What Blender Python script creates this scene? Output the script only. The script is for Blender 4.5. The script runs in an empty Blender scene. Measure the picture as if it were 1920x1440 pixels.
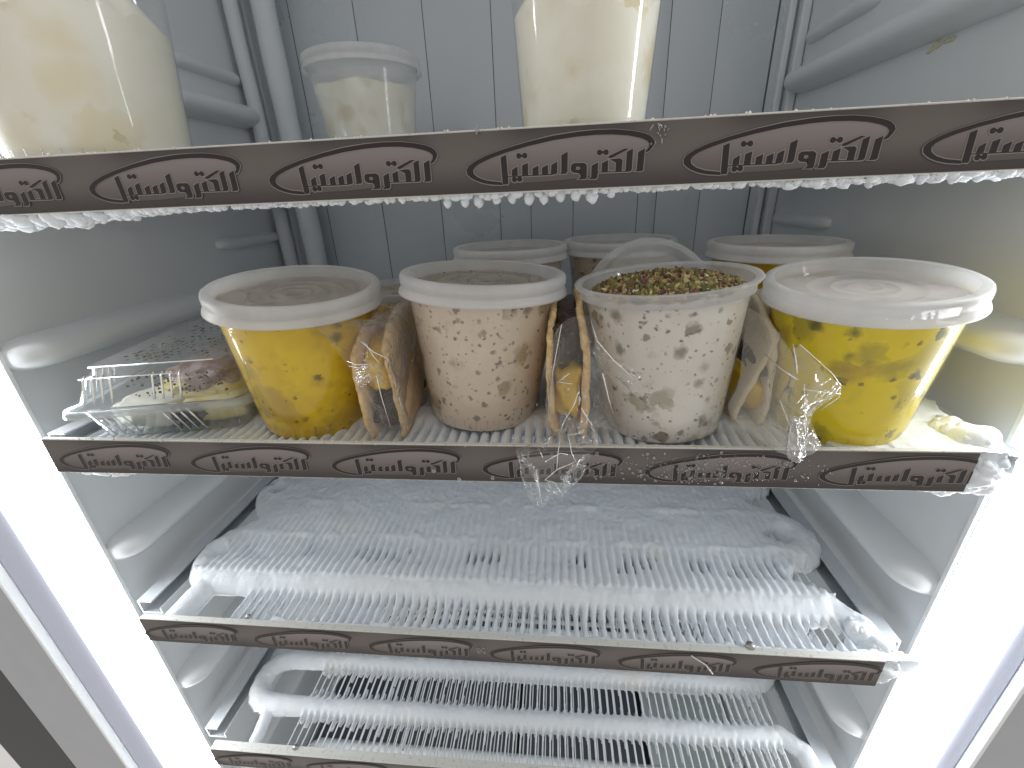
import bpy, bmesh, math, random
import numpy as np
from mathutils import Vector, Matrix, noise, Euler

random.seed(4); rng = np.random.default_rng(7)
SC = bpy.context.scene
COL = SC.collection
R = math.radians

# ------------------------------------------------------------------ camera
cd = bpy.data.cameras.new('camera'); cam = bpy.data.objects.new('camera', cd); COL.objects.link(cam)
cam.location = (0.061787, -0.240543, 0.149720)
cam.rotation_euler = (1.1619029, 0.0406024, 0.0906319)
cd.sensor_width = 36; cd.lens = 15.2691; cd.clip_start = 0.01; cd.clip_end = 50
SC.camera = cam

# ------------------------------------------------------------------ world, exposure
w = bpy.data.worlds.new('World'); SC.world = w; w.use_nodes = True
w.node_tree.nodes['Background'].inputs[0].default_value = (1.0, 0.965, 0.92, 1)
w.node_tree.nodes['Background'].inputs[1].default_value = 0.64
SC.view_settings.view_transform = 'Standard'; SC.view_settings.look = 'None'
SC.view_settings.exposure = 0.0; SC.view_settings.gamma = 1
SC.cycles.max_bounces = 12; SC.cycles.transparent_max_bounces = 24
SC.cycles.transmission_bounces = 8; SC.cycles.diffuse_bounces = 6
SC.cycles.caustics_reflective = False; SC.cycles.caustics_refractive = False
SC.cycles.sample_clamp_indirect = 4
LAMP = 18.0

# ------------------------------------------------------------------ node helpers
class M:
    def __init__(s, name):
        s.m = bpy.data.materials.new(name); s.m.use_nodes = True
        s.t = s.m.node_tree; s.t.nodes.clear()
        s.out = s.n('ShaderNodeOutputMaterial')
        s.tc = s.n('ShaderNodeTexCoord').outputs['Object']
    def n(s, typ, **kw):
        nd = s.t.nodes.new(typ)
        for k, v in kw.items():
            if k.startswith('_'): setattr(nd, k[1:], v)
            else: s.set(nd.inputs[k.replace('__', ' ')], v)
        return nd
    def set(s, sock, v):
        if isinstance(v, bpy.types.NodeSocket): s.t.links.new(v, sock)
        elif isinstance(v, (tuple, list)) and sock.type == 'RGBA' and len(v) == 3: sock.default_value = (*v, 1)
        else: sock.default_value = v
    def math(s, op, a, b=0.0, c=0.0, clamp=False):
        nd = s.t.nodes.new('ShaderNodeMath'); nd.operation = op; nd.use_clamp = clamp
        s.set(nd.inputs[0], a); s.set(nd.inputs[1], b); s.set(nd.inputs[2], c); return nd.outputs[0]
    def noise(s, scale, detail=4, rough=.55, vec=None, dist=0.0):
        nd = s.n('ShaderNodeTexNoise'); s.set(nd.inputs['Vector'], vec or s.tc)
        nd.inputs['Scale'].default_value = scale; nd.inputs['Detail'].default_value = detail
        nd.inputs['Roughness'].default_value = rough; nd.inputs['Distortion'].default_value = dist
        return nd.outputs['Fac']
    def mapr(s, v, a, b, c=0.0, d=1.0):
        nd = s.t.nodes.new('ShaderNodeMapRange'); nd.interpolation_type = 'SMOOTHSTEP'
        s.set(nd.inputs[0], v); nd.inputs[1].default_value = a; nd.inputs[2].default_value = b
        nd.inputs[3].default_value = c; nd.inputs[4].default_value = d; return nd.outputs[0]
    def mix(s, f, a, b):
        nd = s.t.nodes.new('ShaderNodeMix'); nd.data_type = 'RGBA'
        s.set(nd.inputs[0], f); s.set(nd.inputs[6], a); s.set(nd.inputs[7], b); return nd.outputs[2]
    def offs(s, v):
        nd = s.t.nodes.new('ShaderNodeVectorMath'); nd.operation = 'ADD'
        s.set(nd.inputs[0], s.tc); nd.inputs[1].default_value = v; return nd.outputs[0]
    def warp(s, off, amt, scale):
        a = s.t.nodes.new('ShaderNodeTexNoise'); s.set(a.inputs['Vector'], s.offs(off)); a.inputs['Scale'].default_value = scale
        b = s.t.nodes.new('ShaderNodeVectorMath'); b.operation = 'SUBTRACT'
        s.set(b.inputs[0], a.outputs['Color']); b.inputs[1].default_value = (.5, .5, .5)
        c = s.t.nodes.new('ShaderNodeVectorMath'); c.operation = 'SCALE'; s.set(c.inputs[0], b.outputs[0]); c.inputs['Scale'].default_value = amt
        d = s.t.nodes.new('ShaderNodeVectorMath'); d.operation = 'ADD'; s.set(d.inputs[0], s.offs(off)); s.set(d.inputs[1], c.outputs[0])
        return d.outputs[0]
    def spots(s, scale, radius, prob, off=(0, 0, 0), amt=.004, soft=.8):
        """blobs of irregular outline: 1 inside, 0 outside; prob = share of cells that carry one"""
        v = s.t.nodes.new('ShaderNodeTexVoronoi'); v.feature = 'F1'
        s.set(v.inputs['Vector'], s.warp(off, amt, scale * 2.3)); v.inputs['Scale'].default_value = scale
        sep = s.t.nodes.new('ShaderNodeSeparateColor'); s.set(sep.inputs[0], v.outputs['Color'])
        size = s.math('MULTIPLY', s.math('POWER', sep.outputs[1], 1.6), radius)
        d = s.math('SUBTRACT', size, v.outputs['Distance'])
        inside = s.mapr(d, -radius * soft * .5, radius * soft * .5)
        keep = s.math('LESS_THAN', sep.outputs[0], prob)
        return s.math('MULTIPLY', inside, keep)
    def bump(s, h, strength=.3, dist=.001, normal=None):
        nd = s.t.nodes.new('ShaderNodeBump'); s.set(nd.inputs['Height'], h)
        nd.inputs['Strength'].default_value = strength; nd.inputs['Distance'].default_value = dist
        if normal: s.set(nd.inputs['Normal'], normal)
        return nd.outputs[0]
    def bsdf(s, **kw):
        nd = s.t.nodes.new('ShaderNodeBsdfPrincipled')
        for k, v in kw.items(): s.set(nd.inputs[k.replace('_', ' ')], v)
        return nd.outputs[0]
    def done(s, sh): s.t.links.new(sh, s.out.inputs[0]); return s.m
    def mixs(s, f, a, b):
        nd = s.t.nodes.new('ShaderNodeMixShader'); s.set(nd.inputs[0], f); s.t.links.new(a, nd.inputs[1]); s.t.links.new(b, nd.inputs[2]); return nd.outputs[0]

def simple(name, col, rough=.5, **kw):
    m = M(name); return m.done(m.bsdf(Base_Color=col, Roughness=rough, **kw))

# liner plastic
m = M('liner_plastic'); n1 = m.noise(9, 5); n2 = m.noise(420, 2)
MAT_LINER = m.done(m.bsdf(Base_Color=m.mix(n1, (.66, .69, .71), (.73, .75, .77)), Roughness=m.mapr(n1, .3, .7, .3, .46),
                          Normal=m.bump(n2, .06, .0006)))
m = M('back_panel_metal'); n1 = m.noise(7, 5); n2 = m.noise(260, 2)
MAT_PANEL = m.done(m.bsdf(Base_Color=m.mix(n1, (.50, .545, .585), (.57, .61, .645)), Roughness=m.mapr(n1, .3, .7, .25, .42),
                          Metallic=.15, Normal=m.bump(n2, .05, .0005)))
MAT_DARK = simple('dark_gap', (.02, .022, .028), .6)
m = M('frame_plastic'); n1 = m.noise(30, 4)
MAT_FRAME = m.done(m.bsdf(Base_Color=m.mix(n1, (.40, .41, .44), (.46, .47, .50)), Roughness=.4))
MAT_GASKET = simple('blue_gasket', (.60, .64, .78), .35)
MAT_RUBBER = simple('dark_rubber', (.03, .03, .035), .5)
m = M('frost'); n1 = m.noise(120, 6, .7); n2 = m.noise(700, 4, .7); n3 = m.noise(14, 3)
h = m.math('ADD', m.math('MULTIPLY', n1, 1.0), m.math('MULTIPLY', n2, .45))
MAT_FROST = m.done(m.bsdf(Base_Color=m.mix(m.mapr(n3, .55, .75), (.80, .84, .88), (.86, .86, .84)), Roughness=.75,
                          Normal=m.bump(h, .55, .0012), Specular_IOR_Level=.25))
m = M('riser_frost'); n1 = m.noise(300, 6, .7)
MAT_RFROST = m.done(m.bsdf(Base_Color=(.66, .70, .74), Roughness=.8, Normal=m.bump(n1, .6, .0015)))
m = M('wire_enamel'); n1 = m.noise(180, 3)
MAT_WIRE = m.done(m.bsdf(Base_Color=m.mix(n1, (.72, .75, .78), (.86, .88, .9)), Roughness=.35))
m = M('aluminium'); n1 = m.noise(60, 4)
MAT_ALU = m.done(m.bsdf(Base_Color=m.mix(n1, (.62, .66, .7), (.74, .77, .8)), Roughness=.38, Metallic=.35, Normal=m.bump(n1, .1, .0003)))
m = M('rail_edge'); n1 = m.noise(240, 3)
MAT_EDGE = m.done(m.bsdf(Base_Color=m.mix(m.mapr(n1, .55, .7), (.66, .66, .62), (.52, .50, .45)), Roughness=.4))
# printed strip: object z runs from 0 (top) to -.029
m = M('brown_print'); sx = m.t.nodes.new('ShaderNodeSeparateXYZ'); m.set(sx.inputs[0], m.tc)
v = m.math('MULTIPLY', sx.outputs[2], -1 / .029)
ph = m.math('COSINE', m.math('MULTIPLY', m.math('ADD', sx.outputs[0], .2995), 2 * math.pi / .1055))
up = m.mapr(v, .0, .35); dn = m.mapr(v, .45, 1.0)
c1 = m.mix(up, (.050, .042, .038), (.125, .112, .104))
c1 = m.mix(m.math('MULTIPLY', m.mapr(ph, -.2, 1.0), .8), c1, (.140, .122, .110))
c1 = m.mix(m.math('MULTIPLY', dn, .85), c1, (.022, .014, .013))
gr = m.noise(900, 2)
c1 = m.mix(m.math('MULTIPLY', gr, .25), c1, (.10, .085, .08))
wr = m.noise(26, 5, .6)
MAT_PRINT = m.done(m.bsdf(Base_Color=c1, Roughness=m.mapr(wr, .35, .65, .30, .48), Normal=m.bump(wr, .05, .0006)))
m = M('logo_fill'); sx = m.t.nodes.new('ShaderNodeSeparateXYZ'); m.set(sx.inputs[0], m.tc)
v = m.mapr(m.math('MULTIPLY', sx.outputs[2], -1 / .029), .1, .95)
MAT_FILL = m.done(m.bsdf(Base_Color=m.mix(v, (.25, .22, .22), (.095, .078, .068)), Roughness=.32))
MAT_HALO = simple('logo_halo', (.26, .23, .22), .32)
MAT_INK = simple('logo_ink', (.012, .006, .006), .32)

def film(name, tint=(1, 1, 1), haze=.05, rough=.06, gloss=1.0, crinkle=None, edge=0.0):
    m = M(name)
    tr = m.n('ShaderNodeBsdfTransparent'); m.set(tr.inputs[0], tint)
    gl = m.n('ShaderNodeBsdfGlossy'); gl.inputs['Roughness'].default_value = rough
    df = m.n('ShaderNodeBsdfDiffuse'); m.set(df.inputs[0], (.85, .87, .88))
    tl = m.n('ShaderNodeBsdfTranslucent'); m.set(tl.inputs[0], (.85, .87, .88))
    d2 = m.mixs(.5, df.outputs[0], tl.outputs[0])
    if crinkle:
        hh = m.math('ABSOLUTE', m.math('SUBTRACT', m.noise(crinkle, 3, .5, dist=1.5), .5))
        nb = m.bump(hh, .9, .004); m.set(gl.inputs['Normal'], nb)
    fr = m.n('ShaderNodeLayerWeight'); fr.inputs[0].default_value = .5
    if crinkle: m.set(fr.inputs['Normal'], nb)
    f = m.math('ADD', m.math('MULTIPLY', m.math('POWER', fr.outputs['Facing'], 3.0), gloss), .045, clamp=True)
    hz = m.math('ADD', m.math('MULTIPLY', m.math('POWER', fr.outputs['Facing'], 2.0), edge * 1.6), haze)
    base = m.mixs(hz, tr.outputs[0], d2)
    return m.done(m.mixs(f, base, gl.outputs[0]))
MAT_CUP = film('clear_cup_plastic', (.985, .99, .99), .012, .05, .55, edge=.07)
MAT_FCUP = film('frosty_cup_plastic', (.93, .95, .97), .38, .15, .4, edge=.1)
MAT_CLAM = film('clear_box_plastic', (.95, .97, .98), .07, .05, .95, edge=.16)
MAT_BAG = film('clear_bag_film', (.99, .98, .96), .06, .10, 1.2, crinkle=70, edge=.20)
MAT_BAG2 = film('creased_bag_film', (.99, .98, .96), .05, .10, 1.5, crinkle=70, edge=.20)
MAT_BAG3 = film('cloudy_bag_film', (.99, .98, .96), .22, .10, 1.4, crinkle=60, edge=.28)
# milky lid
def milky(name, alpha, col=(.80, .80, .80)):
    m = M(name); n1 = m.noise(60, 4)
    p = m.bsdf(Base_Color=col, Roughness=.38, Normal=m.bump(m.noise(500, 2), .08, .0004))
    tl = m.n('ShaderNodeBsdfTranslucent'); m.set(tl.inputs[0], (.86, .86, .86))
    tr = m.n('ShaderNodeBsdfTransparent'); m.set(tr.inputs[0], (1, 1, 1))
    a = m.mixs(.38, p, tl.outputs[0])
    return m.done(m.mixs(m.mapr(n1, .2, .8, alpha - .05, alpha + .05), a, tr.outputs[0]))
MAT_LID = milky('milky_lid_rim', .22); MAT_DISC = milky('milky_lid_disc', .50, (.84, .80, .77))
MAT_LID2 = milky('clearer_lid', .50)

def pudding(name, base, base2, layers, top=None, rough=.45, seed=0, patch=None):
    """layers: (scale, radius, prob, colour, strength)"""
    m = M(name); o = (seed * 1.7, seed * .9, seed * 2.3)
    c = m.mix(m.mapr(m.noise(28, 5, .6, vec=m.offs(o)), .35, .7), base, base2)
    if patch:
        c = m.mix(m.math('MULTIPLY', m.mapr(m.noise(patch[0], 4, .6, vec=m.offs((o[1], 3, o[0]))), .56, .66), patch[2]), c, patch[1])
    for i, (sc, ra, pr, col, st) in enumerate(layers):
        sp = m.spots(sc, ra, pr, (o[0] + i * .37, o[1] + i * .71, o[2]), amt=.6 / sc)
        c = m.mix(m.math('MULTIPLY', sp, st), c, col)
    return m.done(m.bsdf(Base_Color=c, Roughness=rough, Coat_Weight=.08, Coat_Roughness=.12, Specular_IOR_Level=.25,
                         Normal=m.bump(m.noise(90, 4, vec=m.offs(o)), .12, .0015)))
YB = (.66, .43, .012)
MAT_YEL1 = pudding('yellow_pudding_left', (.66, .42, .002), (.78, .54, .006),
    [(30, .70, .32, (.34, .22, .02), .55), (66, .66, .18, (.24, .16, .02), .5), (130, .7, .10, (.08, .05, .01), .8), (300, .6, .10, (.08, .05, .02), .7), (38, .55, .08, (.80, .68, .34), .5)], seed=1, patch=(16, (.36, .22, .01), .5))
MAT_YEL2 = pudding('yellow_pudding_right', (.80, .60, .002), (.86, .68, .006),
    [(30, .70, .34, (.46, .38, .05), .6), (62, .72, .20, (.24, .21, .04), .55), (110, .75, .14, (.06, .06, .03), .8), (300, .6, .10, (.06, .05, .02), .7), (44, .55, .08, (.30, .16, .05), .7)], seed=2, patch=(15, (.52, .38, .02), .5))
MAT_CRM1 = pudding('cream_with_flecks_brown', (.66, .55, .43), (.73, .62, .50),
    [(70, .62, .14, (.26, .20, .08), .62), (120, .75, .15, (.10, .055, .018), .68), (240, .7, .12, (.06, .035, .02), .62), (480, .7, .14, (.08, .045, .025), .68), (42, .55, .10, (.50, .44, .30), .5)], seed=3, patch=(14, (.54, .46, .36), .3))
MAT_CRM2 = pudding('cream_with_flecks_white', (.70, .655, .60), (.76, .72, .665),
    [(70, .62, .13, (.26, .24, .14), .65), (115, .75, .14, (.10, .065, .025), .68), (240, .7, .12, (.07, .045, .03), .62), (480, .7, .12, (.10, .06, .04), .75), (42, .55, .08, (.64, .54, .32), .5)], seed=4, patch=(14, (.64, .57, .50), .3))
MAT_VAN1 = pudding('vanilla_pudding_big', (.88, .84, .71), (.93, .90, .80),
    [(40, .70, .30, (.82, .70, .44), .6), (90, .7, .16, (.55, .44, .22), .5)], seed=5, rough=.35)
MAT_VAN2 = pudding('vanilla_pudding_mid', (.86, .82, .68), (.92, .89, .78),
    [(48, .75, .34, (.66, .52, .24), .6), (90, .7, .24, (.60, .50, .28), .5)], seed=6, rough=.35, patch=(14, (.70, .63, .47), .4))
MAT_SPRINK = pudding('cream_under_crumbs', (.42, .36, .28), (.5, .43, .34),
    [(120, .6, .5, (.12, .07, .05), .85), (260, .6, .4, (.10, .06, .04), .8)], seed=7)
m = M('clear_rim'); m_ = None
MAT_FLANGE = film('box_flange_plastic', (.93, .96, .97), .30, .05, 1.0, edge=.15)
MAT_GLINT = simple('stiff_edge_glint', (.92, .94, .95), .22, Metallic=.75)  # metallic white standing in for highlights on clear folds and ribs
m = M('nut_chips'); oi = m.n('ShaderNodeVertexColor'); oi.layer_name = 'col'
MAT_NUT = m.done(m.bsdf(Base_Color=oi.outputs[0], Roughness=.5))
m = M('wafer'); n1 = m.noise(60, 5, .6); n2 = m.noise(420, 3)
MAT_WAFER = m.done(m.bsdf(Base_Color=m.mix(m.mapr(n1, .35, .7), (.78, .60, .40), (.62, .43, .25)), Roughness=.7, Normal=m.bump(m.math('ADD', n1, n2), .5, .001)))
m = M('pale_wafer'); n1 = m.noise(50, 5, .6); n2 = m.noise(420, 3)
MAT_WAFER2 = m.done(m.bsdf(Base_Color=m.mix(m.mapr(n1, .35, .7), (.74, .65, .50), (.66, .54, .37)), Roughness=.7, Normal=m.bump(m.math('ADD', n1, n2), .5, .001)))
m = M('crust_edge'); n1 = m.noise(220, 5, .6)
MAT_CRUST = m.done(m.bsdf(Base_Color=m.mix(m.mapr(n1, .35, .65), (.80, .60, .32), (.60, .40, .18)), Roughness=.75, Normal=m.bump(n1, .7, .001)))
m = M('custard'); n1 = m.noise(60, 4)
MAT_CUST = m.done(m.bsdf(Base_Color=m.mix(n1, (.62, .38, .01), (.74, .52, .05)), Roughness=.3, Coat_Weight=.3))
m = M('chocolate_nuts'); s1 = m.spots(330, .6, .35, (0, 0, 0), .002)
MAT_CHOC = m.done(m.bsdf(Base_Color=m.mix(s1, (.028, .014, .009), (.14, .10, .04)), Roughness=.35, Normal=m.bump(m.noise(300, 3), .7, .002)))
m = M('choc_cream'); n1 = m.noise(70, 4); s1 = m.spots(300, .55, .3, (1, 0, 0), .002)
MAT_CHCR = m.done(m.bsdf(Base_Color=m.mix(s1, m.mix(m.mapr(n1, .45, .6), (.42, .32, .31), (.24, .15, .14)), (.30, .22, .08)), Roughness=.45, Normal=m.bump(m.noise(240, 3), .5, .002)))
m = M('pastry_nuts'); n1 = m.noise(90, 4); s1 = m.spots(260, .65, .55, (2, 0, 0), .003)
MAT_PAST = m.done(m.bsdf(Base_Color=m.mix(s1, m.mix(m.mapr(n1, .4, .6), (.34, .22, .08), (.17, .10, .04)), (.36, .27, .10)), Roughness=.55, Normal=m.bump(m.noise(260, 3), .9, .003)))
m = M('yellow_cream'); n1 = m.noise(60, 4)
MAT_YCR = m.done(m.bsdf(Base_Color=m.mix(m.mapr(n1, .35, .65), (.66, .52, .12), (.74, .66, .40)), Roughness=.45, Normal=m.bump(n1, .3, .002)))
MAT_DROP = film('water_drop', (1, 1, 1), .22, .05, 1.0)
m = M('diffuser'); e = m.n('ShaderNodeEmission'); m.set(e.inputs[0], (.93, .97, 1.0)); e.inputs[1].default_value = LAMP
MAT_LIGHT = m.done(e.outputs[0])
MAT_LIP = simple('white_lip', (.84, .87, .88), .3)
m = M('drawer_board'); n1 = m.noise(12, 4)
MAT_FLOOR = m.done(m.bsdf(Base_Color=m.mix(n1, (.07, .085, .11), (.10, .12, .15)), Roughness=.45))
MAT_PALE = simple('pale_board', (.60, .66, .66), .5)
MAT_STEEL = simple('screw_steel', (.4, .4, .4), .3, Metallic=.9)
MAT_CRUMB = simple('crumb', (.75, .70, .58), .7)

# ------------------------------------------------------------------ mesh helpers
def mesh(name, V, F, mats, smooth=True, midx=None):
    me = bpy.data.meshes.new(name); me.from_pydata([tuple(v) for v in V], [], F)
    for q in (mats if isinstance(mats, (list, tuple)) else [mats]): me.materials.append(q)
    if smooth: me.polygons.foreach_set('use_smooth', [True] * len(me.polygons))
    if midx is not None: me.polygons.foreach_set('material_index', midx)
    me.update(); return me
def fix(me):
    bm = bmesh.new(); bm.from_mesh(me); bmesh.ops.recalc_face_normals(bm, faces=bm.faces); bm.to_mesh(me); bm.free()
def link(name, me, parent=None, loc=None, rot=None):
    o = bpy.data.objects.new(name, me); COL.objects.link(o)
    if parent is not None: o.parent = parent
    if loc is not None: o.location = loc
    if rot is not None: o.rotation_euler = rot
    return o
def thing(name, label, cat, loc=(0, 0, 0), rot=(0, 0, 0), group=None):
    o = bpy.data.objects.new(name, None); COL.objects.link(o); o.location = loc; o.rotation_euler = rot
    o.empty_display_size = .02
    return tag(o, label, cat, group)
def tag(o, label, cat, group=None):
    o['label'] = label; o['category'] = cat
    if group: o['group'] = group
    return o
class B:
    def __init__(s): s.V = []; s.F = []; s.MI = []
    def add(s, V, F, mi=0):
        b = len(s.V); s.V += [tuple(v) for v in V]; s.F += [tuple(i + b for i in f) for f in F]; s.MI += [mi] * len(F)
    def box(s, x0, x1, y0, y1, z0, z1, mi=0):
        s.add([(x, y, z) for x in (x0, x1) for y in (y0, y1) for z in (z0, z1)],
              [(0, 1, 3, 2), (4, 6, 7, 5), (0, 4, 5, 1), (2, 3, 7, 6), (0, 2, 6, 4), (1, 5, 7, 3)], mi)
    def tube(s, pts, r, n=8, mi=0, cap=True):
        pts = [Vector(p) for p in pts]; rs = r if isinstance(r, (list, tuple)) else [r] * len(pts)
        V = []; up = None
        for i, p in enumerate(pts):
            d = (pts[min(i + 1, len(pts) - 1)] - pts[max(i - 1, 0)]).normalized()
            if up is None: up = Vector((0, 0, 1)) if abs(d.z) < .9 else Vector((1, 0, 0))
            a = d.cross(up).normalized(); b = a.cross(d).normalized(); up = b
            V += [p + rs[i] * (math.cos(2 * math.pi * k / n) * a + math.sin(2 * math.pi * k / n) * b) for k in range(n)]
        F = [(i * n + k, i * n + (k + 1) % n, (i + 1) * n + (k + 1) % n, (i + 1) * n + k) for i in range(len(pts) - 1) for k in range(n)]
        if cap: F += [tuple(range(n))[::-1], tuple((len(pts) - 1) * n + k for k in range(n))]
        s.add(V, F, mi)
    def lathe(s, prof, n=72, mi=0, wob=None):
        V = []
        for j, (r, z) in enumerate(prof):
            for k in range(n):
                a = 2 * math.pi * k / n; rr = r * (1 + (wob(a, z) if wob else 0)); V.append((rr * math.cos(a), rr * math.sin(a), z))
        F = []
        for j in range(len(prof) - 1):
            for k in range(n): F.append((j * n + k, j * n + (k + 1) % n, (j + 1) * n + (k + 1) % n, (j + 1) * n + k))
        s.add(V, F, mi)
    def blob(s, c, r, amp=.25, fr=90, n=1, mi=0, sc=(1, 1, 1)):
        bm = bmesh.new(); bmesh.ops.create_icosphere(bm, subdivisions=n, radius=1)
        V = []
        for v in bm.verts:
            d = v.co.copy(); k = 1 + amp * noise.noise((d * 1.3) + Vector(c) * fr)
            V.append((c[0] + d.x * r * k * sc[0], c[1] + d.y * r * k * sc[1], c[2] + d.z * r * k * sc[2]))
        s.add(V, [tuple(v.index for v in f.verts) for f in bm.faces], mi); bm.free()
    def make(s, name, mats, parent=None, smooth=True, bevel=0, fixn=True, loc=None, rot=None):
        me = mesh(name, s.V, s.F, mats, smooth, s.MI)
        if fixn: fix(me)
        o = link(name, me, parent, loc, rot)
        if bevel:
            md = o.modifiers.new('bevel', 'BEVEL'); md.width = bevel; md.segments = 2; md.limit_method = 'ANGLE'
        return o
def structure(o): o['kind'] = 'structure'; return o
def stuff(o): o['kind'] = 'stuff'; return o

# ------------------------------------------------------------------ cabinet: walls, back, floor
WX = .36
def pod(side, y0, y1, zc, hz, pro, name='ledge', parent=None, sharp=2.2):
    """moulded ledge that swells out of the side wall; rounded at both ends"""
    ny, nz = 46, 16; V = []
    for i in range(ny + 1):
        t = i / ny; t = .5 - .5 * math.cos(math.pi * t); y = y0 + (y1 - y0) * t
        e = min(y - y0, y1 - y); k = math.sqrt(max(0, 1 - (1 - min(1, e / .022)) ** 2))
        for j in range(nz + 1):
            a = -1 + 2 * j / nz; p = (1 - abs(a) ** sharp) ** .5
            V.append((side * (WX + .002 - pro * p * k), y, zc + hz * a * (.35 + .65 * k)))
    F = [(i * (nz + 1) + j, i * (nz + 1) + j + 1, (i + 1) * (nz + 1) + j + 1, (i + 1) * (nz + 1) + j) for i in range(ny) for j in range(nz)]
    o = link(name, mesh(name, V, F, MAT_LINER), parent); fix(o.data); return o
for side, nm in ((-1, 'left_wall'), (1, 'right_wall')):
    b = B(); b.box(side * WX, side * (WX + .02), .031, .46, -.80, .62)
    wall = structure(b.make(nm, MAT_LINER, smooth=False))
    for zc in (.262, .050, -.146, -.338, -.53):
        pod(side, .034, .425, zc, .0140, .028, parent=wall)
    for zc in (.108, .305, -.085):
        pod(side, .29, .422, zc, .008, .012, 'short_rib', wall)
    # stepped vertical moulding in the rear corner
    b = B()
    for (dx, dy, wd) in ((0, .425, .010), (.014, .432, .008)):
        x = side * (WX - .001 - dx); b.box(min(x, x - side * wd), max(x, x - side * wd), dy, .455, -.80, .62)
    b.make('corner_moulding', MAT_LINER, wall, smooth=False, bevel=.002)
edges = [-.36, -.283, -.196, -.106, -.0185, .027, .088, .1785, .204, .263, .330, .36]
b = B(); b.box(-.38, .38, .4435, .455, -.80, .62)
back = structure(b.make('back_wall', simple('panel_gap', (.13, .15, .18), .6), smooth=False))
for x0, x1 in zip(edges[:-1], edges[1:]):
    b = B(); gap = .0006 if x1 != .330 else .002; tw = random.uniform(-.0012, .0012)
    g0 = .0003
    V = []; nz = 12
    for i in range(9):
        x = x0 + g0 + (x1 - gap - x0 - g0) * i / 8
        for j in range(nz + 1):
            z = -.80 + 1.42 * j / nz
            V.append((x, .4425 - .0008 * math.sin(i / 8 * math.pi) + tw * (i / 8 - .5) * math.sin(z * 7), z))
    F = [(i * (nz + 1) + j, (i + 1) * (nz + 1) + j, (i + 1) * (nz + 1) + j + 1, i * (nz + 1) + j + 1) for i in range(8) for j in range(nz)]
    b.add(V, F); b.make('back_panel', MAT_PANEL, back, fixn=False)
b = B(); b.box(-.38, .38, -.0, .455, .62, .64); structure(b.make('ceiling', MAT_LINER, smooth=False))
b = B(); b.box(-.38, .38, .03, .455, -.82, -.80); fl = structure(b.make('floor', MAT_FLOOR, smooth=False))
b = B(); b.box(-.35, -.006, .02, .42, -.70, -.69); b.make('base_board', MAT_FLOOR, fl, smooth=False)
b = B(); b.box(.002, .205, .02, .42, -.70, -.69); b.make('base_board', MAT_FLOOR, fl, smooth=False)
b = B(); b.box(.214, .35, .02, .42, -.70, -.69); b.make('base_board', MAT_PALE, fl, smooth=False)
# front frame, gasket and rubber on each side of the opening; the frame runs down both sides of the door opening
for side, nm in ((-1, 'left'), (1, 'right')):
    fr = structure(link('door_frame', None)); fr['label'] = ''
    del fr['label']
    def bx(x0, x1, y0, y1, mat, name, bev=.001):
        a, c = sorted((side * x0, side * x1)); b = B(); b.box(a, c, y0, y1, -.80, .62); return b.make(name, mat, fr, smooth=False, bevel=bev)
    if side < 0:
        bx(.3855, .4225, .004, .03, MAT_GASKET, 'gasket'); bx(.4235, .4275, -.003, .03, MAT_LIP, 'frame_lip'); bx(.4285, .470, .000, .03, MAT_FRAME, 'frame_panel')
        bx(.4705, .512, .004, .03, MAT_FRAME, 'frame_panel'); bx(.5125, .60, .006, .03, MAT_RUBBER, 'rubber_seal')
    else:
        bx(.3875, .4045, .004, .03, MAT_GASKET, 'gasket'); bx(.4055, .4095, -.003, .03, MAT_LIP, 'frame_lip'); bx(.4105, .450, .000, .03, MAT_FRAME, 'frame_panel')
        bx(.4505, .60, .004, .03, MAT_FRAME, 'frame_panel')
# light strips set at an angle in the front corners
for side, lab in ((-1, 'bright white light strip along the left edge of the freezer opening'), (1, 'bright white light strip along the right edge of the freezer opening')):
    L = thing('light_strip', lab, 'light strip', (side * .37, .015, -.80), group='light strips at the sides of the opening')
    z0, z1 = 0, 1.42; V = []; n = 8
    A = np.array((-.0095, .0170)); Bp = np.array((.0165 if side > 0 else .0145, -.013))
    for i in range(n + 1):
        t = i / n; p = A * (1 - t) + Bp * t; bul = .004 * math.sin(math.pi * t); nrm = np.array((-.73, -.68)); p = p + nrm * bul
        V += [(side * p[0], p[1], z0), (side * p[0], p[1], z1)]
    b = B(); b.add(V, [(2 * i, 2 * i + 1, 2 * i + 3, 2 * i + 2) for i in range(n)])
    o = b.make('diffuser', MAT_LIGHT, L)
    b = B(); xa, xb = sorted((side * -.0095, side * -.0132)); b.box(xa, xb, .0165, .0200, z0, z1); b.make('trim_lip', MAT_LIP, L, smooth=False, bevel=.0006)

# frosted riser pipes in the rear left corner
def riser(x, y, r, lab, xt):
    b = B(); pts = []
    for i in range(60):
        z = -.60 + i * .0169
        pts.append((x + .002 * noise.noise((0, 3.3 * r * 100, z * 9)), y, z))
    # bend across the top
    for k in range(1, 7):
        a = k / 6 * math.pi / 2; pts.append((x + xt * .03 * (1 - math.cos(a)), y, pts[59][2] + .03 * math.sin(a)))
    pts.append((x + xt * .20, y, pts[-1][2]))
    rs = [r * (1 + .12 * noise.noise((7, r * 500, p[2] * 14))) for p in pts]
    b.tube(pts, rs, 16); 
    t = b.make('riser_pipe', MAT_RFROST)
    tag(t, lab, 'pipe', 'frosted riser pipes')
riser(-.343, .415, .0095, 'slim frosted pipe nearest the left wall in the rear corner', 1)
riser(-.299, .412, .0140, 'thick frosted pipe right of the slim one in the rear left corner', 1)

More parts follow.
